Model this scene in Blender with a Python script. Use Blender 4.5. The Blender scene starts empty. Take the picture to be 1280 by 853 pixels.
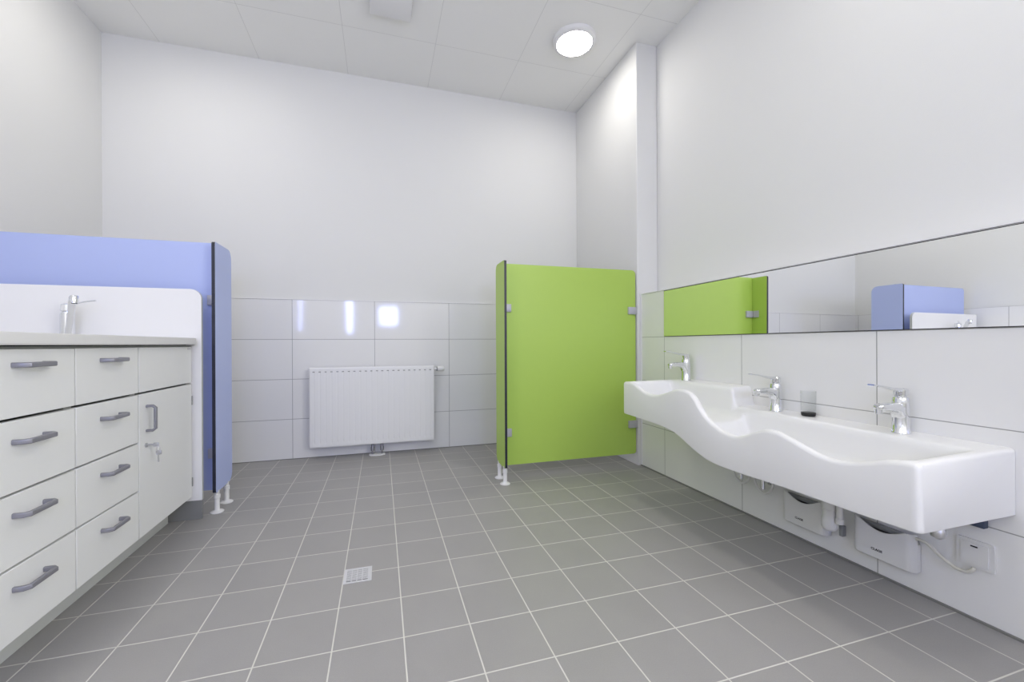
import bpy, bmesh, math, random
from mathutils import Vector, Matrix
from math import sin, cos, pi, radians
random.seed(4)
SC = bpy.context.scene
COL = SC.collection

# ------------------------------------------------------------ camera
F_PX, PX, PY, YAW, ROLL = 511.8, 627.06, 430.0, 0.2866, -0.0048
cd = bpy.data.cameras.new('camera')
cd.sensor_fit = 'HORIZONTAL'; cd.sensor_width = 36.0
cd.lens = F_PX / 1280 * 36.0
cd.shift_x = (640 - PX) / 1280; cd.shift_y = (PY - 426.5) / 1280
cd.clip_start = 0.02; cd.clip_end = 60
cam = bpy.data.objects.new('camera', cd); COL.objects.link(cam)
rt = Vector((cos(YAW), -sin(YAW), 0)); fw = Vector((sin(YAW), cos(YAW), 0)); up = Vector((0, 0, 1))
cx_ = rt * cos(ROLL) + up * sin(ROLL); cy_ = up * cos(ROLL) - rt * sin(ROLL)
M = Matrix((cx_, cy_, -fw)).transposed().to_4x4()
M.translation = Vector((0.1384, -1.2542, 0.8737))
cam.matrix_world = M
SC.camera = cam

# ------------------------------------------------------------ world, exposure, lights
w = bpy.data.worlds.new('world'); SC.world = w; w.use_nodes = True
bg = w.node_tree.nodes['Background']; bg.inputs[0].default_value = (0.92, 0.94, 1, 1); bg.inputs[1].default_value = 0.8
SC.view_settings.view_transform = 'Standard'; SC.view_settings.look = 'None'
SC.view_settings.gamma = 1.0; SC.view_settings.use_curve_mapping = False
SC.view_settings.exposure = 0.19
LAMP_STRENGTH = 33.0
LAMP_SPOTS = [(1.46, 1.375), (-1.04, 1.375), (1.46, -0.5), (-1.04, -0.5)]
WINDOW_POWER = 16.0
WINDOW_COLOR = (0.40, 0.47, 1.0)

# room numbers (metres)
XL, XR, YB, YF, ZC = -1.69, 2.065, 2.21, -3.1, 3.025
TX, TZ = 1.922, 1.22                    # tiled ledge on the right, its front and its height
PXL, PYF = 1.893, 1.272                 # pillar: left face, front face

def area(name, loc, rot, sx, sy, power, color):
    l = bpy.data.lights.new(name, 'AREA'); l.shape = 'RECTANGLE'; l.size = sx; l.size_y = sy
    l.energy = power; l.color = color
    o = bpy.data.objects.new(name, l); COL.objects.link(o); o.location = loc; o.rotation_euler = rot
    return o
# made-up fill windows added: one high behind the camera, one in each side wall
area('window_and_fill_daylight', (0.0, YF - 0.06, 2.33), (radians(90), 0, 0), 2.6, 0.8, 2.5, (1.0, 0.975, 0.93))
area('window_and_fill_daylight', (XR + 0.06, -2.25, 1.95), (radians(90), 0, radians(90)), 1.3, 1.3, 56.0, (1.0, 0.975, 0.935))
area('window_and_fill_daylight', (XL - 0.06, -2.25, 2.25), (radians(90), 0, radians(-90)), 1.3, 0.9, 15.0, (1.0, 0.975, 0.93))
# clear openings in the wall behind the camera: (x0, x1, z0, z1)
WINDOWS = [(-1.40, -1.34, 1.15, 1.85), (-.53, -.40, 1.10, 1.85), (.10, .48, 1.26, 1.66)]
for a in WINDOWS:
    area('window_and_fill_daylight', ((a[0] + a[1]) / 2, YF - 0.10, (a[2] + a[3]) / 2), (radians(90), 0, 0), a[1] - a[0], a[3] - a[2], WINDOW_POWER * (a[1] - a[0]) * (a[3] - a[2]) / .15, WINDOW_COLOR)

# ------------------------------------------------------------ materials
def nt(name):
    m = bpy.data.materials.new(name); m.use_nodes = True
    return m, m.node_tree, m.node_tree.nodes['Principled BSDF']
def mat(name, col, rough=0.5, metal=0.0, spec=0.5, bump=0.0, bscale=200.0, coat=0.0):
    m, t, b = nt(name)
    b.inputs['Base Color'].default_value = (*col, 1); b.inputs['Roughness'].default_value = rough
    b.inputs['Metallic'].default_value = metal; b.inputs['Specular IOR Level'].default_value = spec
    b.inputs['Coat Weight'].default_value = coat; b.inputs['Coat Roughness'].default_value = 0.05
    tc = t.nodes.new('ShaderNodeTexCoord'); n = t.nodes.new('ShaderNodeTexNoise')
    n.inputs['Scale'].default_value = bscale; n.inputs['Detail'].default_value = 3
    t.links.new(tc.outputs['Object'], n.inputs['Vector'])
    if bump > 0:
        bp = t.nodes.new('ShaderNodeBump'); bp.inputs['Strength'].default_value = bump; bp.inputs['Distance'].default_value = 0.002
        t.links.new(n.outputs['Fac'], bp.inputs['Height']); t.links.new(bp.outputs['Normal'], b.inputs['Normal'])
    if metal == 0:                                   # faint unevenness of the colour
        hs = t.nodes.new('ShaderNodeMix'); hs.data_type = 'RGBA'
        hs.inputs['A'].default_value = (*[c * 0.99 for c in col], 1); hs.inputs['B'].default_value = (*[min(1, c * 1.01) for c in col], 1)
        t.links.new(n.outputs['Fac'], hs.inputs['Factor']); t.links.new(hs.outputs['Result'], b.inputs['Base Color'])
    return m
def mth(t, op, a, b=None, c=None):
    n = t.nodes.new('ShaderNodeMath'); n.operation = op
    for i, v in enumerate((a, b, c)):
        if v is None: continue
        if isinstance(v, (int, float)): n.inputs[i].default_value = v
        else: t.links.new(v, n.inputs[i])
    return n.outputs[0]
def tile_mat(name, axes, offs, pitch, joint, col, grout, rough, vary=0.0, grain=0.0, bumpd=0.0008, spec=0.5):
    m, t, b = nt(name)
    tc = t.nodes.new('ShaderNodeTexCoord'); sp = t.nodes.new('ShaderNodeSeparateXYZ')
    t.links.new(tc.outputs['Object'], sp.inputs[0])
    masks, ids = [], []
    for a, o, p in zip(axes, offs, pitch):
        q = mth(t, 'DIVIDE', mth(t, 'SUBTRACT', sp.outputs['XYZ'.index(a)], o), p)
        fl = mth(t, 'FLOOR', q); fr = mth(t, 'SUBTRACT', q, fl)
        d = mth(t, 'MULTIPLY', mth(t, 'MINIMUM', fr, mth(t, 'SUBTRACT', 1.0, fr)), p)
        mr = t.nodes.new('ShaderNodeMapRange'); mr.interpolation_type = 'SMOOTHSTEP'
        mr.inputs['From Min'].default_value = joint * 0.5 * 0.8; mr.inputs['From Max'].default_value = joint * 0.5 * 1.2
        t.links.new(d, mr.inputs['Value']); masks.append(mr.outputs[0]); ids.append(fl)
    mk = mth(t, 'MULTIPLY', masks[0], masks[1])
    cb = t.nodes.new('ShaderNodeCombineXYZ'); t.links.new(ids[0], cb.inputs[0]); t.links.new(ids[1], cb.inputs[1])
    wn = t.nodes.new('ShaderNodeTexWhiteNoise'); t.links.new(cb.outputs[0], wn.inputs['Vector'])
    no = t.nodes.new('ShaderNodeTexNoise'); no.inputs['Scale'].default_value = 350; no.inputs['Detail'].default_value = 4
    t.links.new(tc.outputs['Object'], no.inputs['Vector'])
    n2 = t.nodes.new('ShaderNodeTexNoise'); n2.inputs['Scale'].default_value = 5; n2.inputs['Detail'].default_value = 5
    t.links.new(tc.outputs['Object'], n2.inputs['Vector'])
    v = mth(t, 'ADD', mth(t, 'MULTIPLY', mth(t, 'SUBTRACT', wn.outputs['Value'], 0.5), vary), 1.0)
    v = mth(t, 'ADD', v, mth(t, 'MULTIPLY', mth(t, 'SUBTRACT', no.outputs['Fac'], 0.5), grain))
    v = mth(t, 'ADD', v, mth(t, 'MULTIPLY', mth(t, 'SUBTRACT', n2.outputs['Fac'], 0.5), grain * 0.5))
    sc = t.nodes.new('ShaderNodeVectorMath'); sc.operation = 'SCALE'; sc.inputs[0].default_value = col
    t.links.new(v, sc.inputs['Scale'])
    mx = t.nodes.new('ShaderNodeMix'); mx.data_type = 'RGBA'
    mx.inputs['A'].default_value = (*grout, 1); t.links.new(sc.outputs[0], mx.inputs['B']); t.links.new(mk, mx.inputs['Factor'])
    t.links.new(mx.outputs['Result'], b.inputs['Base Color'])
    r = t.nodes.new('ShaderNodeMapRange'); r.inputs['To Min'].default_value = 0.8; r.inputs['To Max'].default_value = rough
    t.links.new(mk, r.inputs['Value']); t.links.new(r.outputs[0], b.inputs['Roughness'])
    b.inputs['Specular IOR Level'].default_value = spec
    bp = t.nodes.new('ShaderNodeBump'); bp.inputs['Strength'].default_value = 0.5; bp.inputs['Distance'].default_value = bumpd
    t.links.new(mk, bp.inputs['Height']); t.links.new(bp.outputs['Normal'], b.inputs['Normal'])
    return m

PAINT = mat('white_wall_paint', (0.78, 0.782, 0.772), 0.85, bump=0.15, bscale=260, spec=0.2)
CEIL = tile_mat('ceiling_tiles', 'XY', (-0.73, 1.69), (0.627, 0.635), 0.0035, (0.91, 0.91, 0.885), (0.74, 0.74, 0.72), 0.9, 0.012, 0.02, 0.0005, 0.1)
T_BACK = tile_mat('glazed_tiles_back', 'XZ', (-0.512, 0.0), (0.6016, 0.305), 0.0035, (0.84, 0.84, 0.84), (0.36, 0.36, 0.37), 0.07, 0.01, 0.0)
T_RIGHT = tile_mat('glazed_tiles_right', 'YZ', (1.0214, 0.0), (0.60, 0.305), 0.0032, (0.84, 0.84, 0.83), (0.34, 0.34, 0.33), 0.07, 0.01, 0.0)
T_LEFT = tile_mat('glazed_tiles_left', 'YZ', (0.97, 0.0), (0.60, 0.305), 0.0035, (0.84, 0.84, 0.84), (0.36, 0.36, 0.36), 0.07, 0.01, 0.0)
FLOOR = tile_mat('grey_floor_tiles', 'XY', (0.0, 0.0), (0.2, 0.2), 0.0040, (0.330, 0.322, 0.312), (0.64, 0.63, 0.58), 0.42, 0.05, 0.22)
WHITE = mat('white_satin_metal', (0.83, 0.83, 0.835), 0.3)
PLAST = mat('white_plastic', (0.76, 0.76, 0.75), 0.38)
CREAM = mat('cream_cable', (0.66, 0.65, 0.58), 0.45)
CERAM = mat('white_solid_surface', (0.87, 0.87, 0.86), 0.28, bscale=4, coat=0.0)
LAMIN = mat('white_laminate', (0.82, 0.83, 0.82), 0.4)
LAMED = mat('pale_grey_edge', (0.55, 0.56, 0.55), 0.5)
WTOP = mat('white_worktop', (0.78, 0.78, 0.77), 0.4)
SPLASH = mat('white_splash_laminate', (0.83, 0.83, 0.83), 0.35)
DARK = mat('black_and_shade', (0.015, 0.015, 0.018), 0.6)  # black of print, slots and mirror backing; also shade painted under the worktop
PLINTH = mat('grey_plinth', (0.64, 0.66, 0.65), 0.45)
PLINTHD = mat('dark_grey_plinth', (0.23, 0.235, 0.235), 0.45)
BLUE = mat('blue_laminate', (0.455, 0.53, 0.85), 0.36)
GREEN = mat('green_laminate', (0.43, 0.62, 0.11), 0.40)
CORE = mat('black_core_edge', (0.012, 0.014, 0.03), 0.4)
CLAMP = mat('satin_steel_clamp', (0.50, 0.50, 0.55), 0.35, metal=0.2)
CHROME = mat('polished_chrome', (0.80, 0.81, 0.83), 0.06, metal=1.0)
STEEL = mat('brushed_steel', (0.60, 0.60, 0.61), 0.35, metal=0.9)
HANDLE = mat('grey_anodised_handle', (0.27, 0.27, 0.30), 0.38, metal=0.35)
GREYP = mat('grey_plastic_and_shade', (0.28, 0.29, 0.29), 0.45)  # also paints the recess shade of the radiator marks
MIRROR = mat('mirror_silver', (0.95, 0.96, 0.955), 0.0, metal=1.0)
BLUEC = mat('blue_bracket', (0.06, 0.08, 0.13), 0.5)
SILIC = mat('grey_silicone', (0.22, 0.22, 0.21), 0.6)
def glass_mat():
    m = bpy.data.materials.new('clear_glass'); m.use_nodes = True; t = m.node_tree; t.nodes.clear()
    o = t.nodes.new('ShaderNodeOutputMaterial'); mx = t.nodes.new('ShaderNodeMixShader')
    tr = t.nodes.new('ShaderNodeBsdfTransparent'); tr.inputs[0].default_value = (0.975, 0.98, 0.98, 1)
    gl = t.nodes.new('ShaderNodeBsdfGlossy'); gl.inputs['Roughness'].default_value = 0.02
    lw = t.nodes.new('ShaderNodeLayerWeight'); lw.inputs[0].default_value = 0.25
    pw = t.nodes.new('ShaderNodeMath'); pw.operation = 'MULTIPLY'; pw.inputs[1].default_value = 0.22
    t.links.new(lw.outputs['Facing'], pw.inputs[0]); t.links.new(pw.outputs[0], mx.inputs[0]); t.links.new(tr.outputs[0], mx.inputs[1]); t.links.new(gl.outputs[0], mx.inputs[2])
    t.links.new(mx.outputs[0], o.inputs[0]); return m
GLASS = glass_mat()
def emis(name, col, s):
    m, t, b = nt(name)
    b.inputs['Base Color'].default_value = (0.9, 0.9, 0.9, 1)
    b.inputs['Emission Color'].default_value = (*col, 1); b.inputs['Emission Strength'].default_value = s
    return m
LAMP = emis('lamp_diffuser', (1.0, 0.965, 0.90), LAMP_STRENGTH)

# ------------------------------------------------------------ helpers
def thing(name, label, cat, loc=(0, 0, 0), group=None):
    o = bpy.data.objects.new(name, None); COL.objects.link(o); o.location = loc
    o.empty_display_size = 0.05
    o['label'] = label; o['category'] = cat
    if group: o['group'] = group
    return o
def tag(o, label, cat, group=None):
    o['label'] = label; o['category'] = cat
    if group: o['group'] = group
    return o
def obj(name, bm, mats, parent=None, smooth=None, loc=None):
    bmesh.ops.recalc_face_normals(bm, faces=bm.faces[:])
    me = bpy.data.meshes.new(name); bm.to_mesh(me); bm.free()
    for m in (mats if isinstance(mats, (list, tuple)) else [mats]): me.materials.append(m)
    o = bpy.data.objects.new(name, me); COL.objects.link(o)
    if smooth is not None:
        for p in me.polygons: p.use_smooth = True
        me.set_sharp_from_angle(angle=radians(smooth))
    if parent: o.parent = parent
    if loc: o.location = loc
    return o
def struct(name, bm, mats, smooth=None):
    o = obj(name, bm, mats, None, smooth); o['kind'] = 'structure'; return o
def box(bm, x0, x1, y0, y1, z0, z1, bev=0.0, seg=2, mi=0):
    vs = [bm.verts.new((x, y, z)) for x in (x0, x1) for y in (y0, y1) for z in (z0, z1)]
    fs = []
    for q in ((0, 1, 3, 2), (4, 6, 7, 5), (0, 4, 5, 1), (2, 3, 7, 6), (0, 2, 6, 4), (1, 5, 7, 3)):
        f = bm.faces.new([vs[i] for i in q]); f.material_index = mi; fs.append(f)
    if bev > 0:
        es = set(e for f in fs for e in f.edges)
        bmesh.ops.bevel(bm, geom=list(es), offset=bev, segments=seg, affect='EDGES', profile=0.5)
    return vs
def rod(bm, p0, p1, r0, r1=None, n=20, cap=True, mi=0):
    p0, p1 = Vector(p0), Vector(p1); r1 = r0 if r1 is None else r1
    d = (p1 - p0).normalized(); a = d.orthogonal().normalized(); b = d.cross(a)
    R = []
    for p, r in ((p0, r0), (p1, r1)):
        R.append([bm.verts.new(p + a * r * cos(2 * pi * i / n) + b * r * sin(2 * pi * i / n)) for i in range(n)])
    for i in range(n):
        f = bm.faces.new((R[0][i], R[0][(i + 1) % n], R[1][(i + 1) % n], R[1][i])); f.material_index = mi
    if cap:
        for q in (R[0][::-1], R[1]): bm.faces.new(q).material_index = mi
def lathe(bm, prof, c=(0, 0, 0), axis='Z', n=28, mi=0):
    # prof: (radius, height) list; closed by fans at both ends when radius is 0
    c = Vector(c)
    def pt(r, h, a):
        if axis == 'Z': v = Vector((r * cos(a), r * sin(a), h))
        elif axis == 'X': v = Vector((h, r * cos(a), r * sin(a)))
        else: v = Vector((r * cos(a), h, r * sin(a)))
        return c + v
    prev = None
    for r, h in prof:
        ring = [bm.verts.new(pt(0, h, 0))] if r < 1e-6 else [bm.verts.new(pt(r, h, 2 * pi * i / n)) for i in range(n)]
        if prev:
            for i in range(n):
                a = [prev[i % len(prev)], prev[(i + 1) % len(prev)], ring[(i + 1) % len(ring)], ring[i % len(ring)]]
                a = list(dict.fromkeys(a))
                if len(a) > 2: bm.faces.new(a).material_index = mi
        prev = ring
def catmull(pts, k=8):
    pts = [Vector(p) for p in pts]; P = [2 * pts[0] - pts[1]] + pts + [2 * pts[-1] - pts[-2]]; out = []
    for i in range(1, len(P) - 2):
        for j in range(k):
            t = j / k; a, b, c, d = P[i - 1:i + 3]
            out.append(0.5 * ((2 * b) + (c - a) * t + (2 * a - 5 * b + 4 * c - d) * t * t + (3 * b - a - 3 * c + d) * t ** 3))
    out.append(pts[-1]); return out
def sweep(bm, pts, shape, up_=(0, 0, 1), cap=True, mi=0):
    # shape(i, n) -> list of (side, up) offsets; frames kept upright
    pts = [Vector(p) for p in pts]; n = len(pts); rings = []; U = Vector(up_)
    for i, p in enumerate(pts):
        d = (pts[min(i + 1, n - 1)] - pts[max(i - 1, 0)]).normalized()
        s = d.cross(U)
        if s.length < 1e-4: s = d.orthogonal()
        s.normalize(); u = s.cross(d).normalized()
        rings.append([bm.verts.new(p + s * a + u * b) for a, b in shape(i, n)])
    for r0, r1 in zip(rings, rings[1:]):
        k = len(r0)
        for i in range(k): bm.faces.new((r0[i], r0[(i + 1) % k], r1[(i + 1) % k], r1[i])).material_index = mi
    if cap:
        bm.faces.new(rings[0][::-1]).material_index = mi; bm.faces.new(rings[-1]).material_index = mi
def circ(r, n=12): return [(r * cos(2 * pi * i / n), r * sin(2 * pi * i / n)) for i in range(n)]
def tube(bm, pts, r, n=12, k=8, up_=(0, 0, 1), mi=0):
    sweep(bm, catmull(pts, k), lambda i, m: circ(r, n), up_, True, mi)
def rrect(w_, h_, r, k=6):
    # rounded rectangle, r = radii (bl, br, tr, tl), from (0,0) to (w,h)
    out = []
    for (cx, cy, rr, a0) in ((r[0], r[0], r[0], pi), (w_ - r[1], r[1], r[1], 1.5 * pi), (w_ - r[2], h_ - r[2], r[2], 0), (r[3], h_ - r[3], r[3], 0.5 * pi)):
        for i in range(k + 1):
            a = a0 + 0.5 * pi * i / k; out.append((cx + rr * cos(a), cy + rr * sin(a)))
    return out
def plate(bm, outline, to3, t, mi_face=0, mi_edge=1):
    # outline in 2D, to3(u, v, d) -> point, thickness t
    A = [bm.verts.new(to3(u, v, 0)) for u, v in outline]; B = [bm.verts.new(to3(u, v, t)) for u, v in outline]
    bm.faces.new(A).material_index = mi_face; bm.faces.new(B[::-1]).material_index = mi_face
    n = len(A)
    for i in range(n): bm.faces.new((A[i], A[(i + 1) % n], B[(i + 1) % n], B[i])).material_index = mi_edge

# ------------------------------------------------------------ room shell
bm = bmesh.new(); box(bm, XL - .1, XR + .1, YF - .1, YB + .1, -0.12, 0.0); struct('floor', bm, FLOOR)
bm = bmesh.new(); box(bm, XL - .1, XR + .1, YF - .1, YB + .1, ZC, ZC + .1); struct('ceiling', bm, CEIL)
bm = bmesh.new(); box(bm, XL - .1, XR + .1, YB, YB + .1, 0, ZC); struct('wall_back', bm, PAINT)
for nm, xa, xb, za, zb_ in (('wall_left', XL - .1, XL, 1.80, 2.70), ('wall_right', XR, XR + .1, 1.30, 2.60)):
    bm = bmesh.new(); box(bm, xa, xb, -1.6, YB, 0, ZC); box(bm, xa, xb, YF, -2.9, 0, ZC)
    box(bm, xa, xb, -2.9, -1.6, 0, za); box(bm, xa, xb, -2.9, -1.6, zb_, ZC); struct(nm, bm, PAINT)
    bm = bmesh.new(); xm = (xa + xb) / 2
    for q in ((-2.9, -2.86, za, zb_), (-1.64, -1.6, za, zb_), (-2.86, -1.64, za, za + .04), (-2.86, -1.64, zb_ - .04, zb_), (-2.27, -2.23, za + .04, zb_ - .04)):
        box(bm, xm - .015, xm + .015, *q)
    struct('window_4' if nm == 'wall_left' else 'window_5', bm, PLAST)  # side windows added to house the fill lights
bm = bmesh.new(); box(bm, PXL, XR, PYF, YB, 0, ZC, 0.004, 1); struct('wall_pillar', bm, PAINT, 40)
# tile fields, a centimetre proud of the plaster
bm = bmesh.new(); box(bm, XL, PXL, YB - .010, YB, 0, TZ); struct('wall_back_tiling', bm, T_BACK)
bm = bmesh.new(); box(bm, XL, XL + .010, YF, YB - .010, 0, TZ); struct('wall_left_tiling', bm, T_LEFT)
bm = bmesh.new(); box(bm, TX, XR, YF, PYF, 0, TZ); struct('wall_right_tiling', bm, T_RIGHT)
bm = bmesh.new(); box(bm, XL, PXL, YB - .013, YB, TZ, TZ + .006); struct('trim_1', bm, WHITE)
bm = bmesh.new(); box(bm, TX - .003, XR, YF, PYF, TZ, TZ + .004); struct('trim_2', bm, WHITE)
bm = bmesh.new(); box(bm, TX - .004, TX + .004, PYF - .010, PYF - .002, 0, TZ, 0.002, 1); struct('trim_3', bm, WHITE)
bm = bmesh.new(); box(bm, TX - .007, TX, YF, PYF, 0, 0.007); struct('trim_4', bm, SILIC)
bm = bmesh.new(); box(bm, XL + .01, PXL, YB - .014, YB - .010, 0, 0.004); struct('trim_5', bm, SILIC)
# wall behind the camera with small windows and an added high fill-light opening
bm = bmesh.new(); xs = XL - .1
for (a, b, c, d) in WINDOWS:
    box(bm, xs, a, YF - .1, YF, 0, 1.93); box(bm, a, b, YF - .1, YF, 0, c); box(bm, a, b, YF - .1, YF, d, 1.93); xs = b
box(bm, xs, XR + .1, YF - .1, YF, 0, 1.93); box(bm, XL - .1, -1.3, YF - .1, YF, 1.93, ZC); box(bm, 1.3, XR + .1, YF - .1, YF, 1.93, ZC)
box(bm, -1.3, 1.3, YF - .1, YF, 2.73, ZC)
struct('wall_front', bm, PAINT)
for n_, (a, b, c, d) in enumerate(WINDOWS[:3]):
    bm = bmesh.new(); g = .008
    box(bm, a, a + g, YF - .06, YF - .02, c, d); box(bm, b - g, b, YF - .06, YF - .02, c, d)
    box(bm, a + g, b - g, YF - .06, YF - .02, c, c + g); box(bm, a + g, b - g, YF - .06, YF - .02, d - g, d)
    struct('window_%d' % (n_ + 1), bm, PLAST)

# ------------------------------------------------------------ ceiling fittings
def drum(x, y, label):
    t = thing('ceiling_lamp', label, 'ceiling lamp', (x, y, ZC), 'round ceiling lamps')
    bm = bmesh.new(); lathe(bm, [(0.0, 0), (0.150, 0), (0.150, -.020), (0.145, -.028), (0.128, -.034), (0.124, -.034), (0.124, -.020), (0.0, -.020)], n=48)
    obj('housing', bm, WHITE, t, 40)
    bm = bmesh.new(); lathe(bm, [(0.0, -.0395), (0.06, -.0385), (0.10, -.0365), (0.1235, -.033)], n=48)
    obj('diffuser', bm, LAMP, t, 60)
    return t
for i, (x, y) in enumerate(LAMP_SPOTS):
    drum(x, y, ['round white surface lamp glowing on the ceiling beside the pillar',
                'round ceiling lamp above the long blue partition panel',
                'round ceiling lamp above the three-tap trough basin',
                'round ceiling lamp above the white drawer units'][i])
t = thing('ceiling_vent', 'flat square white cover plate on the ceiling, left of the round lamp', 'vent cover', (0.207, 1.375, ZC))
bm = bmesh.new(); box(bm, -.105, .105, -.105, .105, -.018, 0); obj('collar', bm, WHITE, t)
bm = bmesh.new(); box(bm, -.127, .127, -.127, .127, -.030, -.018, .003, 2); obj('cover_plate', bm, WHITE, t, 40)

# ------------------------------------------------------------ toilet partitions
def foot(parent, x, y, h, label=None):
    bm = bmesh.new()
    lathe(bm, [(0, 0), (.031, 0), (.032, .004), (.026, .009), (.015, .013), (.0125, .016), (.0125, h * .62), (.0150, h * .64), (.0150, h * .80), (.011, h * .82), (.011, h), (0, h)], (x, y, 0), n=24)
    return obj('foot', bm, PLAST, parent, 45)
def clamp_block(parent, x0, x1, y0, y1, z, h=.052):
    bm = bmesh.new(); box(bm, x0, x1, y0, y1, z - h / 2, z + h / 2, .003, 2)
    o = obj('clamp', bm, CLAMP, parent, 40); return o
def partition(name, label_p, label_b, colm, px0, px1, py, pz0, pz1, rad, bx0, by0, by1, bz0, bz1, side, group):
    # long panel across the stall (facing the room)
    T = .013
    t = thing(name, label_p, 'partition panel', ((px0 + px1) / 2, py, 0), group)
    ox, oy = (px0 + px1) / 2, py
    bm = bmesh.new()
    plate(bm, rrect(px1 - px0, pz1 - pz0, rad), lambda u, v, d: (px0 + u - ox, d, pz0 + v), T)
    obj('panel', bm, [colm, CORE], t)
    return t
# blue
BX0, BX1, BY0, BY1 = -.6955, -.6800, 1.185, 1.425
tb = partition('partition_panel', 'long light blue partition panel behind the white splashback', '', BLUE, -1.648, -.7015, 1.248, .110, 1.412, (.02, .003, .003, .03), 0, 0, 0, 0, 0, 0, None)
for z in (1.110, .305):
    clamp_block(tb, -.7335 + 1.17475, -.7030 + 1.17475, -.014, .027, z)
    clamp_block(tb, -1.679 + 1.17475, -1.615 + 1.17475, -.014, .027, z)
te = thing('partition_board', 'narrow light blue board standing edge-on at the end of the long blue panel', 'partition board', (BX0, BY0, 0))
bm = bmesh.new(); plate(bm, rrect(BY1 - BY0, 1.298, (.012, .05, .05, .012)), lambda u, v, d: (d, u, .110 + v), BX1 - BX0)
obj('board', bm, [BLUE, CORE], te)
foot(te, .0075, .038, .116); foot(te, .0075, .175, .116)
# green
GX0, GX1, GY0, GY1 = .868, .883, 1.158, 1.352
tg = partition('partition_panel', 'wide lime green partition panel reaching to the pillar', '', GREEN, .884, 1.886, 1.285, .085, 1.394, (.012, .02, .03, .003), 0, 0, 0, 0, 0, 0, None)
gcx = (.884 + 1.886) / 2
for z in (1.105, .297):
    clamp_block(tg, .8845 - gcx, .950 - gcx, -.014, .027, z)
    clamp_block(tg, 1.822 - gcx, 1.8915 - gcx, -.014, .027, z)
tf = thing('partition_board', 'narrow lime green board standing edge-on beside the wide green panel', 'partition board', (GX0, GY0, 0))
bm = bmesh.new(); plate(bm, rrect(GY1 - GY0, 1.288, (.012, .05, .04, .012)), lambda u, v, d: (d, u, .103 + v), GX1 - GX0)
obj('board', bm, [GREEN, CORE], tf)
for z in (1.105, .297):
    bm = bmesh.new(); box(bm, .0155, .024, .065, .1115, z - .026, z + .026, .002, 1); obj('clamp', bm, CLAMP, tf, 40)
foot(tf, .0075, .028, .112); foot(tf, .0075, .150, .112)

# ------------------------------------------------------------ radiator
RX0, RX1, RZ0, RZ1, RY0, RY1 = -.380, .552, .095, .700, 2.095, 2.170
t = thing('radiator', 'white panel radiator hung on the tiles between blue and green partitions', 'radiator', (RX0, RY0, RZ0))
W_, H_ = RX1 - RX0, RZ1 - RZ0
bm = bmesh.new()
nx, zs = 22 * 16, [0, .004, .010, .030, .036, .044, .052, .10, .30, .50, H_ - .052, H_ - .044, H_ - .036, H_ - .030, H_ - .010, H_ - .004, H_]
rows = []
for zi, z in enumerate(zs):
    row = []
    for i in range(nx + 1):
        x = W_ * i / nx; e = min(x, W_ - x)
        y = 0.0
        a = 0 if (z < .033 or z > H_ - .033) else (1.0 if .05 < z < H_ - .05 else 3.5)
        if e > .012:
            ph = ((x - .012) / (W_ - .024) * 22) % 1.0
            g = max(0.0, 1 - abs(ph - .5) / .16)
            y += a * .0009 * g * g * (3 - 2 * g)
        y += .003 * max(0, 1 - e / .006) + .003 * max(0, 1 - min(z, H_ - z) / .006)
        row.append(bm.verts.new((x, y, z)))
    rows.append(row)
for k_, (a, b) in enumerate(zip(rows, rows[1:])):
    for i in range(nx):
        f = bm.faces.new((a[i], a[i + 1], b[i + 1], b[i]))
        x = W_ * (i + .5) / nx                       # small pressed marks along the top, their recess shade painted grey
        if abs(zs[k_] - (H_ - .036)) < 1e-6 and .012 < x < W_ - .012 and abs(((x - .012) / (W_ - .024) * 22) % 1.0 - .5) < .19: f.material_index = 1
bnd = [e for e in bm.edges if len(e.link_faces) == 1]
r_ = bmesh.ops.extrude_edge_only(bm, edges=bnd)
for v in [g for g in r_['geom'] if isinstance(g, bmesh.types.BMVert)]: v.co.y = .012
obj('front_panel', bm, [WHITE, GREYP], t, 50)
bm = bmesh.new(); box(bm, .004, W_ - .004, RY1 - RY0 - .010, RY1 - RY0, .006, H_ - .006, .002, 1)
for i in range(22):
    x = W_ * (i + .5) / 22; box(bm, x - .010, x + .010, .014, RY1 - RY0 - .011, .03, H_ - .03)
obj('rear_panel', bm, WHITE, t)
for x in (0.0, W_ - .002):
    bm = bmesh.new(); box(bm, x, x + .002, .012, RY1 - RY0 - .004, .004, H_ - .004); obj('side_cover', bm, WHITE, t)
bm = bmesh.new()
for i in range(44): box(bm, .004 + i * (W_ - .012) / 44, .008 + i * (W_ - .012) / 44, .012, RY1 - RY0 - .004, H_ - .006, H_ - .002)
box(bm, .003, W_ - .003, .0121, .018, H_ - .006, H_ - .001); box(bm, .003, W_ - .003, RY1 - RY0 - .008, RY1 - RY0 - .003, H_ - .006, H_ - .001)
obj('top_grille', bm, WHITE, t)
bm = bmesh.new(); box(bm, .566, .570, -.0006, .002, .06, H_ - .06); obj('seam', bm, WHITE, t)

for x in (.15, W_ - .15):
    bm = bmesh.new(); box(bm, x, x + .03, RY1 - RY0, 2.1995 - RY0, .08, H_ - .08); obj('wall_bracket', bm, WHITE, t)
# thermostat on the right
bm = bmesh.new()
lathe(bm, [(0, 0), (.010, 0), (.010, .022), (0, .022)], (W_ + .0005, .03, H_ - .028), 'X', 20, 0)
lathe(bm, [(0, .022), (.017, .022), (.017, .030), (0, .030)], (W_, .03, H_ - .028), 'X', 24, 1)
lathe(bm, [(0, .030), (.019, .030), (.021, .034), (.021, .060), (.017, .082), (.013, .088), (0, .088)], (W_, .03, H_ - .028), 'X', 24, 0)
obj('thermostat_valve', bm, [WHITE, GREYP], t, 40)
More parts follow.
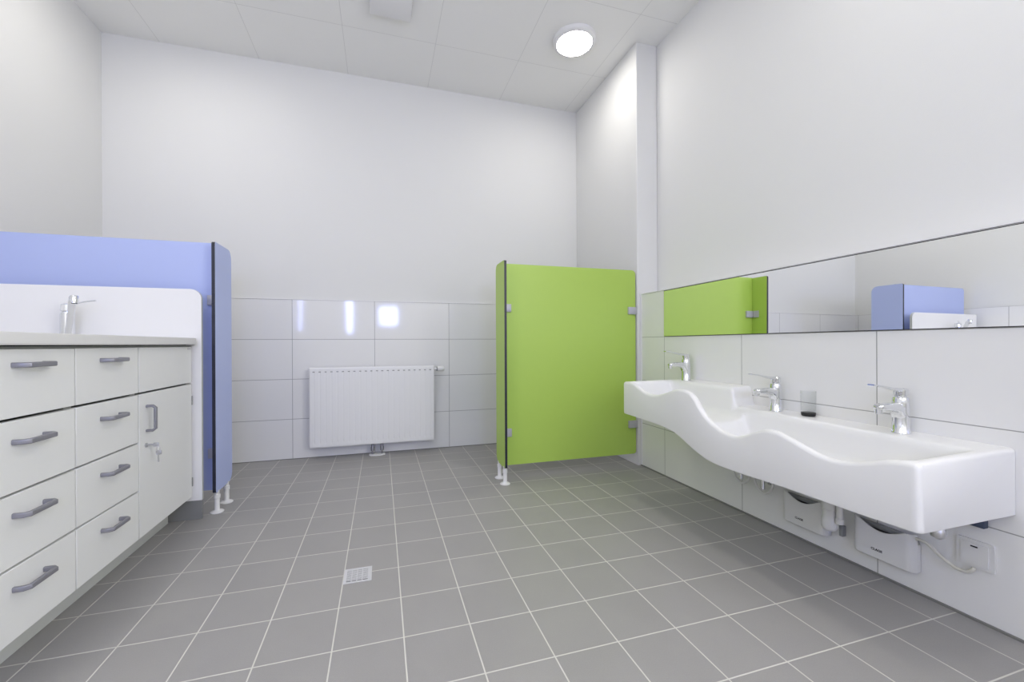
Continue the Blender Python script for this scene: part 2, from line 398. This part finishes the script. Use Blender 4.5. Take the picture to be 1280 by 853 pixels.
# valve block, pipes, rosette
for x in (.072, .142):
    bm = bmesh.new()
    lathe(bm, [(0, 0), (.008, 0), (.008, .022), (.014, .026), (.014, .052), (.010, .058), (.010, .084), (0, .084)], (x - RX0, .035, .011 - RZ0), n=16)
    obj('pipe', bm, HANDLE, t, 40)
bm = bmesh.new()
plate(bm, [(a * .062, b * .030) for a, b in circ(1, 28)], lambda u, v, d: (.106 - RX0 + u, .035 + v, -RZ0 + d), .011, 0, 0)
obj('floor_rosette', bm, PLAST, t)

# ------------------------------------------------------------ mirror
MY0, MY1, MZ0, MZ1 = -.80, 1.019, .9165, 1.2165
t = thing('wall_mirror', 'long frameless mirror strip on the tiles above the trough basin', 'mirror', (TX, (MY0 + MY1) / 2, MZ0))
oy = (MY0 + MY1) / 2
bm = bmesh.new(); box(bm, -.004, -.0005, MY0 - oy, MY1 - oy, 0, MZ1 - MZ0); obj('mirror_backing', bm, DARK, t)
bm = bmesh.new(); box(bm, -.0070, -.0056, MY0 - oy + .003, MY1 - oy - .003, .0022, MZ1 - MZ0 - .003)
for v in bm.verts: v.co.x += .0045 * v.co.z        # hung a hair out of plumb
obj('mirror_glass', bm, MIRROR, t)

# ------------------------------------------------------------ trough basin
def interp(tab, y):
    tab = sorted(tab)
    if y <= tab[0][0]: return tab[0][1]
    if y >= tab[-1][0]: return tab[-1][1]
    n = len(tab)
    for i in range(n - 1):
        if tab[i][0] <= y <= tab[i + 1][0]:
            x0, y0 = tab[i]; x1, y1 = tab[i + 1]; h = x1 - x0; u = (y - x0) / h
            def slope(k):
                if k == 0 or k == n - 1: return 0.0
                a = (tab[k][1] - tab[k - 1][1]) / (tab[k][0] - tab[k - 1][0]); b = (tab[k + 1][1] - tab[k][1]) / (tab[k + 1][0] - tab[k][0])
                return 0.0 if a * b <= 0 else 2 * a * b / (a + b)
            m0, m1 = slope(i) * h, slope(i + 1) * h
            return (2 * u ** 3 - 3 * u * u + 1) * y0 + (u ** 3 - 2 * u * u + u) * m0 + (-2 * u ** 3 + 3 * u * u) * y1 + (u ** 3 - u * u) * m1
TOPF = [(.85, .649), (.77, .648), (.70, .627), (.64, .607), (.60, .602), (.55, .605), (.50, .618), (.44, .639), (.385, .652), (.35, .652), (.32, .646), (.285, .622), (.255, .583), (.213, .544), (.164, .518), (.113, .501), (.07, .498), (.016, .511), (-.038, .538), (-.078, .552), (-.11, .553), (-.165, .540), (-.221, .522), (-.274, .507), (-.31, .503), (-.356, .508), (-.41, .524), (-.45, .539), (-.49, .547), (-.528, .549)]
BOT = [(.85, .460), (.67, .456), (.55, .452), (.47, .446), (.43, .440), (.374, .421), (.321, .398), (.261, .375), (.201, .359), (.135, .353), (.05, .352), (-.15, .358), (-.35, .358), (-.528, .361)]
DECK = [(.85, .652), (.372, .652), (.345, .562), (-.528, .556)]
BAS = [(.85, .505), (.335, .505), (.30, .502), (.25, .425), (.21, .415), (-.528, .415)]
SY0, SY1, SXF, SXB = -.528, .850, 1.500, TX - .001
def sm(a, b, v):
    u = min(1, max(0, (v - a) / (b - a))); return u * u * (3 - 2 * u)
ys = []
y = SY0
for dy in (0, .002, .006, .012, .020, .028, .034, .038, .042, .048, .056, .066, .080, .10): ys.append(SY0 + dy)
k = SY0 + .11
while k < SY1 - .105: ys.append(k); k += .008
for dy in (.10, .080, .066, .056, .048, .042, .038, .034, .028, .020, .012, .006, .002, 0): ys.append(SY1 - dy)
bm = bmesh.new(); rings = []
for y in ys:
    tf_, zb, td, zf = interp(TOPF, y), interp(BOT, y), interp(DECK, y), interp(BAS, y)
    e = min(y - SY0, SY1 - y)
    rd = .012; k = 0 if e >= rd else rd - math.sqrt(max(0, rd * rd - (rd - e) ** 2))       # rounding of outer ends
    f = sm(.030, .075, e)
    P = [(SXB, zb + k * .3), (SXF + .012 + k, zb + k * .3), (SXF + .003 + k, zb + .003 + k * .3), (SXF + k, zb + .012 + k * .3), (SXF + k, (zb + tf_) / 2), (SXF + k, tf_ - .014 - k), (SXF + .002 + k, tf_ - .007 - k), (SXF + .006 + k, tf_ - .002 - k), (SXF + .012 + k, tf_ - k), (SXF + .019, tf_ - k)]
    inner = [(SXF + .025, tf_ - .003), (SXF + .030, tf_ - .010), (SXF + .034, tf_ - .025)]
    zw = min(zf + .04, tf_ - .03)
    inner += [(SXF + .042, zw), (SXF + .052, zf + .014), (SXF + .070, zf + .004), (SXF + .095, zf), (SXF + .17, zf - .004), (1.745, zf), (1.768, zf + .005), (1.785, zf + .016), (1.794, zf + .04), (1.802, td - .028), (1.805, td - .010), (1.810, td - .003)]
    for (x, z) in inner:
        u = (x - SXF) / (1.815 - SXF); zt = tf_ * (1 - u) + td * u - k
        P.append((x, zt * (1 - f) + z * f))
    P += [(1.816, td - k), (1.830, td - k), (SXB - .02, td - k), (SXB - .008, td + .001 - k), (SXB, td + .004 - k)]
    rings.append([bm.verts.new((x, y, z)) for x, z in P])
for a, b in zip(rings, rings[1:]):
    n = len(a)
    for i in range(n): bm.faces.new((a[i], b[i], b[(i + 1) % n], a[(i + 1) % n]))
bm.faces.new(rings[0]); bm.faces.new(rings[-1][::-1])
for v in bm.verts: v.co -= Vector((TX, 0, .36))
sink = obj('trough_basin', bm, CERAM, None, 38, (TX, 0, .36))
tag(sink, 'long white wall-hung trough basin with a wavy stepped front rim', 'washbasin')
for yy, zf in ((.60, .501), (-.10, .411)):
    bm = bmesh.new(); lathe(bm, [(0, .004), (.012, .004), (.015, .002), (.028, .004), (.031, .001), (.031, -.002), (0, -.002)], (1.66 - TX, yy, zf - .36 + .001))
    obj('drain', bm, CHROME, sink, 40)

# ------------------------------------------------------------ basin taps (spout towards -X)
def rr(wd, ht, n=4, rf=.35):
    w2, h2 = wd / 2, ht / 2; r = min(w2, h2) * rf * 2 * .5 + min(w2, h2) * .3; r = min(r, min(w2, h2)); o = []
    for cx, cy, a0 in ((w2 - r, h2 - r, 0), (-w2 + r, h2 - r, pi / 2), (-w2 + r, -h2 + r, pi), (w2 - r, -h2 + r, 1.5 * pi)):
        for i in range(n + 1):
            a = a0 + pi / 2 * i / n; o.append((cx + r * cos(a), cy + r * sin(a)))
    return o
def make_tap(label, loc):
    t = thing('basin_tap', label, 'tap', loc, 'single-lever taps on the trough basin')
    bm = bmesh.new()
    lathe(bm, [(0, 0), (.0265, 0), (.0265, .003), (.0245, .006), (.0235, .05), (.0235, .100), (.0232, .118), (.021, .124), (0, .124)], n=32)
    obj('body', bm, CHROME, t, 40)
    bm = bmesh.new()
    path = catmull([(-.004, 0, .066), (-.018, 0, .083), (-.040, 0, .092), (-.085, 0, .094), (-.122, 0, .094)], 6)
    sweep(bm, path, lambda i, n: [((1, .82, .45)[max(0, i - n + 3)] * a, (1, .85, .45)[max(0, i - n + 3)] * b) for a, b in rr(.042 - .010 * i / n, .046 - .028 * min(1, i / n * 1.1))], (0, 0, 1))
    obj('spout', bm, CHROME, t, 50)
    bm = bmesh.new(); lathe(bm, [(0, -.012), (.009, -.012), (.0115, -.010), (.0115, .008), (0, .008)], (-.110, 0, .083), n=20)
    obj('aerator', bm, CHROME, t, 40)
    bm = bmesh.new()
    lathe(bm, [(0, .124), (.0165, .124), (.0165, .130), (.0195, .132), (.0205, .150), (.015, .156), (0, .157)], (0, 0, 0), n=28)
    obj('cartridge_cap', bm, CHROME, t, 40)
    bm = bmesh.new()
    path = catmull([(.006, 0, .146), (-.022, 0, .151), (-.060, 0, .157), (-.105, 0, .166), (-.148, 0, .172)], 6)
    sweep(bm, path, lambda i, n: rr(.030 - .010 * i / n, .018 - .013 * min(1, i / n * 1.5)), (0, 0, 1))
    obj('lever', bm, CHROME, t, 50)
    return t
tap0 = make_tap('chrome lever tap on the high step of the basin, nearest the green panel', (1.872, .765, .653))
def dup(root, loc, label, rz=0):
    r = root.copy(); COL.objects.link(r); r.location = loc; r.rotation_euler.z = rz; r['label'] = label
    for ch in root.children:
        c = ch.copy(); COL.objects.link(c); c.parent = r
        for g in ch.children:
            d = g.copy(); COL.objects.link(d); d.parent = c
    return r
dup(tap0, (1.874, .192, .5605), 'chrome lever tap in the middle of the trough, left of the clear tumbler')
dup(tap0, (1.876, -.278, .557), 'chrome lever tap nearest the camera on the low end of the basin')

# clear tumbler on a black base
t = thing('tumbler', 'clear tumbler with a black base standing on the basin ledge between two taps', 'tumbler', (1.890, .055, .5605))
bm = bmesh.new(); lathe(bm, [(0, 0), (.024, 0), (.0255, .003), (.0265, .014), (0, .014)], n=28); obj('base', bm, mat('black_rubber', (.01, .01, .01), .5), t, 40)
bm = bmesh.new(); lathe(bm, [(0, .0145), (.026, .0145), (.0275, .02), (.029, .105), (.0285, .106), (.0275, .105), (.0258, .022), (0, .020)], n=36); obj('glass', bm, GLASS, t, 60)

# ------------------------------------------------------------ under the basin
def heater(y0, y1, z0, z1, label, cable):
    xf = 1.878; L = y1 - y0
    t = thing('water_heater', label, 'water heater', (TX, (y0 + y1) / 2, z0), 'small water heaters under the basin')
    H = z1 - z0
    # front shell: curved dip in its top edge
    N = 24; bm = bmesh.new()
    def prof(s):                                     # x as it wraps round the vertical edges
        d = min(s, 1 - s) * L
        return .022 * (1 - math.sqrt(max(0, 1 - (1 - min(1, d / .022)) ** 2)))
    zt = lambda s: H - .028 * (sin(pi * min(1, max(0, (s - .12) / .76)))) ** 1.0 * (.12 < s < .88)
    F, B, Bt, Fb = [], [], [], []
    for i in range(N + 1):
        s = i / N; y = -L / 2 + s * L; x = xf - TX + prof(s)
        F.append((bm.verts.new((x, y, .004)), bm.verts.new((x, y, zt(s)))))
        B.append((bm.verts.new((x + .006, y, 0)), bm.verts.new((x + .003, y * .98, zt(s) + .001))))
    for i in range(N):
        a, b = F[i], F[i + 1]; c, d = B[i], B[i + 1]
        bm.faces.new((a[0], b[0], b[1], a[1])); bm.faces.new((a[1], b[1], d[1], c[1])); bm.faces.new((a[0], c[0], d[0], b[0]))
    obj('front_cover', bm, PLAST, t, 50)
    bm = bmesh.new(); box(bm, xf - TX + .020, -.001, -L / 2 + .0005, L / 2 - .0005, .001, H - .034, .004, 2)
    obj('casing', bm, PLAST, t, 40)
    bm = bmesh.new(); box(bm, xf - TX + .024, -.003, -L / 2 + .004, L / 2 - .004, H - .0339, H - .012, .003, 1)
    obj('top_recess', bm, GREYP, t, 40)
    bm = bmesh.new()
    for i in range(5): box(bm, xf - TX + .006 + i * .0030, xf - TX + .0078 + i * .0030, -L * .27, L * .27, H - .040, H - .026)
    obj('vent_slot', bm, DARK, t)
    cu = bpy.data.curves.new('lettering', 'FONT'); cu.body = 'CLAGE'; cu.size = .0115; cu.extrude = .0002; cu.align_x = 'CENTER'; cu.offset = .0004
    tmp = bpy.data.objects.new('lettering', cu); COL.objects.link(tmp); bpy.context.view_layer.update()
    me = bpy.data.meshes.new_from_object(tmp); bpy.data.objects.remove(tmp)
    o = bpy.data.objects.new('lettering', me); COL.objects.link(o); o.parent = t
    o.location = (xf - TX - .0004, .012, .030); o.rotation_euler = (radians(90), 0, radians(-90))
    me.materials.clear(); me.materials.append(DARK)
    return t
heater(-.310, -.117, .077, .209, 'white box water heater under the basin, nearest the camera', None)
heater(-.018, .172, .073, .207, 'white box water heater behind the waste trap, farther from the camera', None)
# cable from the near heater to the wall outlet
bm = bmesh.new()
tube(bm, [(1.882, -.3155, .204), (1.882, -.330, .204), (1.885, -.347, .197), (1.890, -.367, .178), (1.897, -.390, .158), (1.902, -.411, .148), (1.903, -.430, .149), (1.905, -.443, .160), (1.9085, -.445, .168)], .0052, 12, 8)
o = obj('cable', bm, CREAM, None, 60); tag(o, 'thick cream cable hanging from the near water heater to the wall outlet', 'cable')
# wall outlet
t = thing('wall_outlet', 'square white double-framed cable outlet on the tiles below the basin end', 'wall outlet', (TX, -.4445, .2095))
bm = bmesh.new(); plate(bm, [(a - .043, b - .043) for a, b in rrect(.086, .086, (.006,) * 4)], lambda u, v, d: (-d - .0005, u, v), .007, 0, 0); obj('frame', bm, PLAST, t)
bm = bmesh.new(); plate(bm, [(a - .031, b - .033) for a, b in rrect(.062, .066, (.003,) * 4)], lambda u, v, d: (-d - .0076, u, v), .004, 0, 0); obj('cover', bm, PLAST, t)
bm = bmesh.new(); box(bm, -.0125, -.0117, -.008, .008, .022, .026); obj('slot', bm, DARK, t)
# bottle trap
t = thing('waste_trap', 'white plastic bottle trap hanging between the two water heaters', 'waste trap', (1.835, -.068, .13))
bm = bmesh.new(); lathe(bm, [(0, 0), (.014, .001), (.022, .006), (.0265, .016), (.0265, .050), (.0235, .054), (.0235, .085), (.0265, .088), (.0265, .118), (.018, .122), (.018, .225), (0, .225)], n=28); obj('bottle', bm, PLAST, t, 40)
bm = bmesh.new(); tube(bm, [(.024, 0, .100), (.045, 0, .100), (.0765, 0, .100)], .013, 16, 3, (0, 1, 0)); obj('outlet_pipe', bm, PLAST, t, 60)
bm = bmesh.new(); lathe(bm, [(0, .040), (.006, .040), (.0135, .043), (.0135, .062), (.0105, .064), (.0105, .220), (0, .220)], (-.004, -.040, 0), n=18); obj('side_pipe', bm, PLAST, t, 40)
bm = bmesh.new(); box(bm, .055, .0765, -.010, .004, -.030, .012, .002, 1); obj('drain_plug', bm, GREYP, t, 40)
# angle valves with looping hoses
def valve(y, label):
    t = thing('angle_valve', label, 'angle valve', (TX, y, .20), 'angle valves with hoses')
    bm = bmesh.new()
    lathe(bm, [(0, -.001), (.021, -.001), (.021, -.006), (.009, -.010), (.009, -.040), (0, -.040)], (0, 0, .022), 'X', 20)
    lathe(bm, [(0, -.012), (.010, -.012), (.010, .050), (.007, .052), (.007, .145), (0, .145)], (-.045, 0, 0), 'Z', 16)
    obj('valve_body', bm, CHROME, t, 40)
    bm = bmesh.new()
    tube(bm, [(-.048, .046, .060), (-.050, .042, .020), (-.050, .024, -.016), (-.050, -.008, -.028), (-.050, -.038, -.012), (-.050, -.056, .030), (-.050, -.060, .150)], .0055, 12, 8, (1, 0, 0))
    obj('hose', bm, PLAST, t, 60)
    return t
v0 = valve(.385, 'small angle valve with looping white hose, farthest under the basin')
dup(v0, (TX, .262, .190), 'small angle valve with looping white hose beside the far water heater')
# waste elbow and bracket at the near end
bm = bmesh.new()
lathe(bm, [(0, -.030), (.008, -.030), (.017, -.024), (.019, -.012), (.016, 0), (.011, .006), (.011, .034), (0, .034)], (0, 0, 0), n=24)
tube(bm, [(0, 0, -.012), (.012, .03, -.012), (.03, .06, -.005)], .009, 12, 5)
o = obj('waste_elbow', bm, STEEL, None, 45, (1.770, -.430, .302)); tag(o, 'small metal waste elbow showing under the near corner of the basin', 'pipe fitting')
bm = bmesh.new(); box(bm, -.022, -.001, -.026, .026, 0, .064, .002, 1)
o = obj('wall_bracket', bm, BLUEC, None, 40, (TX, -.446, .300)); tag(o, 'small blue mounting bracket on the tiles under the near basin end', 'bracket')

# ------------------------------------------------------------ cabinets on the left
XF = -.764                                  # front plane of drawers and door
def bow_handle(parent, y, z, L=.100, vertical=False, out=.030):
    # bent flat bar, feet on the front
    bm = bmesh.new(); h = L / 2
    seq = [(0, -h), (out * .7, -h), (out, -h + out * .25), (out, -h * .3), (out, h * .3), (out, h - out * .25), (out * .7, h), (0, h)]
    if vertical:
        pts = [(XF + .0005 + a, y, z + b) for a, b in seq]; U = (0, 1, 0)
    else:
        pts = [(XF + .0005 + a, y + b, z) for a, b in seq]; U = (0, 0, 1)
    P = [Vector(p) for p in pts]
    ro = parent.parent.location if parent.parent else Vector((0, 0, 0))
    P = [p - ro for p in P]
    # mitred sweep of a rounded bar, 14 mm high, 9 mm thick
    sweep(bm, P, lambda i, n: rr(.010, .014, 3), U)
    return obj('handle', bm, HANDLE, parent, 40)
def unit(name, label, y0, y1, rows, cat='drawer cabinet', group=None):
    t = thing(name, label, cat, (XF - .02, (y0 + y1) / 2, .119), group)
    o = t.location
    def L(bm):
        for v in bm.verts: v.co -= o
        return bm
    bm = bmesh.new()
    x0, x1 = XL + .0105, XF - .020
    for a in ((x0, x1, y0, y0 + .016, .119, .873), (x0, x1, y1 - .016, y1, .119, .873), (x0, x1, y0 + .016, y1 - .016, .119, .135), (x0, x1, y0 + .016, y1 - .016, .857, .873), (x0, x0 + .01, y0 + .016, y1 - .016, .135, .857)):
        box(bm, *a)
    obj('body', L(bm), LAMED, t)
    return t, L
ZR = [(.122, .306), (.312, .493), (.499, .682), (.690, .866)]
ZH = [.252, .440, .628, .825]
def drawers(y0, y1, t, L):
    for (z0, z1), zh in zip(ZR, ZH):
        bm = bmesh.new(); box(bm, XF - .019, XF, y0 + .0025, y1 - .0025, z0, z1, .0012, 1)
        d = obj('drawer', L(bm), LAMIN, t, 40)
        bow_handle(d, (y0 + y1) / 2 - .002, zh)
t1, L = unit('drawer_cabinet', 'white four-drawer unit nearest the camera, at the left edge', -.020, .3245, 4, 'drawer cabinet', 'white four-drawer units')
drawers(-.020, .3245, t1, L)
t2, L = unit('drawer_cabinet', 'white four-drawer unit between the nearest unit and the door cabinet', .3250, .6655, 4, 'drawer cabinet', 'white four-drawer units')
drawers(.3250, .6655, t2, L)
t3, L = unit('door_cabinet', 'white cabinet with one lockable door at the partition end of the row', .666, 1.135, 0, 'door cabinet')
bm = bmesh.new(); box(bm, XF - .019, XF, .671, 1.128, .690, .866, .0012, 1); obj('blind_panel', L(bm), LAMIN, t3, 40)
bm = bmesh.new(); box(bm, XF - .019, XF, .671, 1.128, .122, .682, .0012, 1); door = obj('door', L(bm), LAMIN, t3, 40)
bow_handle(door, .722, .582, .098, True)
bm = bmesh.new(); lathe(bm, [(0, 0), (.009, 0), (.009, .004), (.006, .005), (0, .005)], (XF + .0005, .715, .476), 'X', 20)
obj('lock', L(bm), STEEL, door, 40)
bm = bmesh.new(); box(bm, XF + .006, XF + .026, .7143, .7157, .472, .480, .0005, 1)
box(bm, XF + .026, XF + .044, .7143, .7157, .468, .484, .003, 2)
tube(bm, [(XF + .040, .715, .472), (XF + .047, .716, .462), (XF + .044, .717, .450), (XF + .037, .716, .455), (XF + .038, .715, .466)], .0012, 6, 5)
box(bm, XF + .034, XF + .052, .716, .7175, .434, .452, .004, 2); box(bm, XF + .039, XF + .045, .716, .7175, .405, .434, .0005, 1)
obj('key', L(bm), STEEL, door, 40)
for z in (.600, .195):
    bm = bmesh.new(); box(bm, XF - .012, XF + .003, 1.1283, 1.1345, z - .022, z + .022, .001, 1); obj('hinge', L(bm), GREYP, t3, 40)
bm = bmesh.new(); box(bm, XF + .0003, XF + .002, 1.085, 1.118, .853, .860, .0005, 1); obj('hinge_plate', L(bm), STEEL, t3)  # small hinge plate on the blind panel
# worktop
bm = bmesh.new()
out = [(XL + .0105, -.03), (-.737, -.03), (-.737, 1.10), (-.739, 1.115), (-.746, 1.128), (-.757, 1.144), (XL + .0105, 1.144)]
A = [bm.verts.new((x, y, .8765)) for x, y in out]; B = [bm.verts.new((x, y, .9095)) for x, y in out]
bm.faces.new(A[::-1]); bm.faces.new(B)
for i in range(len(out)): bm.faces.new((A[i], A[(i + 1) % len(out)], B[(i + 1) % len(out)], B[i]))
bmesh.ops.bevel(bm, geom=[e for e in bm.edges if abs(e.verts[0].co.z - e.verts[1].co.z) < .001 and min(e.verts[0].co.x, e.verts[1].co.x) > -1.6], offset=.003, segments=2, affect='EDGES')
o = obj('worktop', bm, WTOP, None, 40); tag(o, 'white worktop running over the drawer units and door cabinet', 'worktop')
bm = bmesh.new(); box(bm, XL + .0105, XF - .024, -.018, 1.134, .8732, .8763)  # black strip paints the shade in the gap below the worktop
o = obj('worktop_shade_strip', bm, DARK, None); tag(o, 'black strip standing for the shaded gap under the white worktop', 'shade_strip')
# plinth
bm = bmesh.new(); box(bm, -.883, -.867, -.02, 1.135, .0, .1185, .001, 1)
o = obj('plinth_board', bm, PLINTH, None, 40); tag(o, 'recessed grey plinth board along the floor under the white cabinets', 'plinth')
# splashback panel at the end, full height
t = thing('splashback_panel', 'white end panel with rounded top corner rising behind worktop and tap', 'splashback', (-1.20, 1.145, 0))
bm = bmesh.new(); plate(bm, [(a, b) for a, b in rrect(-.7265 - (XL + .0805), 1.155 - .096, (.001, .001, .048, .001), 10)], lambda u, v, d: (XL + .0805 + u + 1.20, d, .096 + v), .017, 0, 1)
obj('panel', bm, [SPLASH, LAMED], t)
bm = bmesh.new(); box(bm, -.90 + 1.20, -.728 + 1.20, .003, .017, 0, .0955, .001, 1); obj('plinth', bm, PLINTHD, t, 40)

# worktop tap: upswept spout
t = thing('worktop_tap', 'chrome tap with upswept spout on the white worktop before the splashback', 'tap', (-1.230, 1.092, .9095))
bm = bmesh.new(); lathe(bm, [(0, 0), (.028, 0), (.028, .004), (.025, .008), (.025, .108), (.022, .114), (0, .114)], n=32); obj('body', bm, CHROME, t, 40)
bm = bmesh.new(); lathe(bm, [(0, .114), (.018, .114), (.018, .118), (.024, .124), (.022, .152), (.012, .158), (0, .158)], n=28); obj('cap', bm, CHROME, t, 40)
bm = bmesh.new(); tube(bm, [(.010, -.010, .146), (.05, -.03, .155), (.100, -.055, .163), (.142, -.070, .166)], .0032, 10, 6); obj('lever', bm, CHROME, t, 60)
bm = bmesh.new()
path = catmull([(.010, -.016, .020), (.030, -.040, .060), (.055, -.072, .115), (.075, -.100, .155), (.092, -.120, .172)], 6)
sweep(bm, path, lambda i, n: rr(.019 + .011 * i / n, .022 - .002 * i / n), (0, 0, 1)); obj('spout', bm, CHROME, t, 50)
bm = bmesh.new(); lathe(bm, [(0, -.020), (.0115, -.020), (.0115, -.018), (.014, -.016), (.015, .008), (.012, .012), (0, .012)], (.096, -.124, .170), n=24)
ae = obj('aerator', bm, CHROME, t, 40)
bm = bmesh.new(); lathe(bm, [(0, -.0225), (.010, -.0225), (.010, -.0201), (0, -.0201)], (.096, -.124, .170), n=20); obj('nozzle', bm, DARK, ae, 40)

# ------------------------------------------------------------ floor drain
t = thing('floor_drain', 'small square steel drain grate set in the grey floor tiles', 'floor drain', (.051, .387, 0))
bm = bmesh.new()
box(bm, -.050, .050, .040, .050, .0002, .0022); box(bm, -.050, .050, -.050, -.040, .0002, .0022); box(bm, -.050, -.040, -.040, .040, .0002, .0022); box(bm, .036, .050, -.040, .040, .0002, .0022)
for i in range(9):
    y = -.040 + i * .0100; 
    if i: box(bm, -.040, .036, y - .0032, y + .0032, .0004, .0018)
for x in (-.022, -.003, .016): box(bm, x - .0015, x + .0015, -.040, .040, .0003, .0017)
obj('grate', bm, mat('light_steel', (.66, .66, .67), .4, metal=.3), t)
bm = bmesh.new(); box(bm, -.045, .045, -.045, .045, -.0005, .00018); obj('sump', bm, mat('dark_sump', (.06, .06, .06), .6), t)
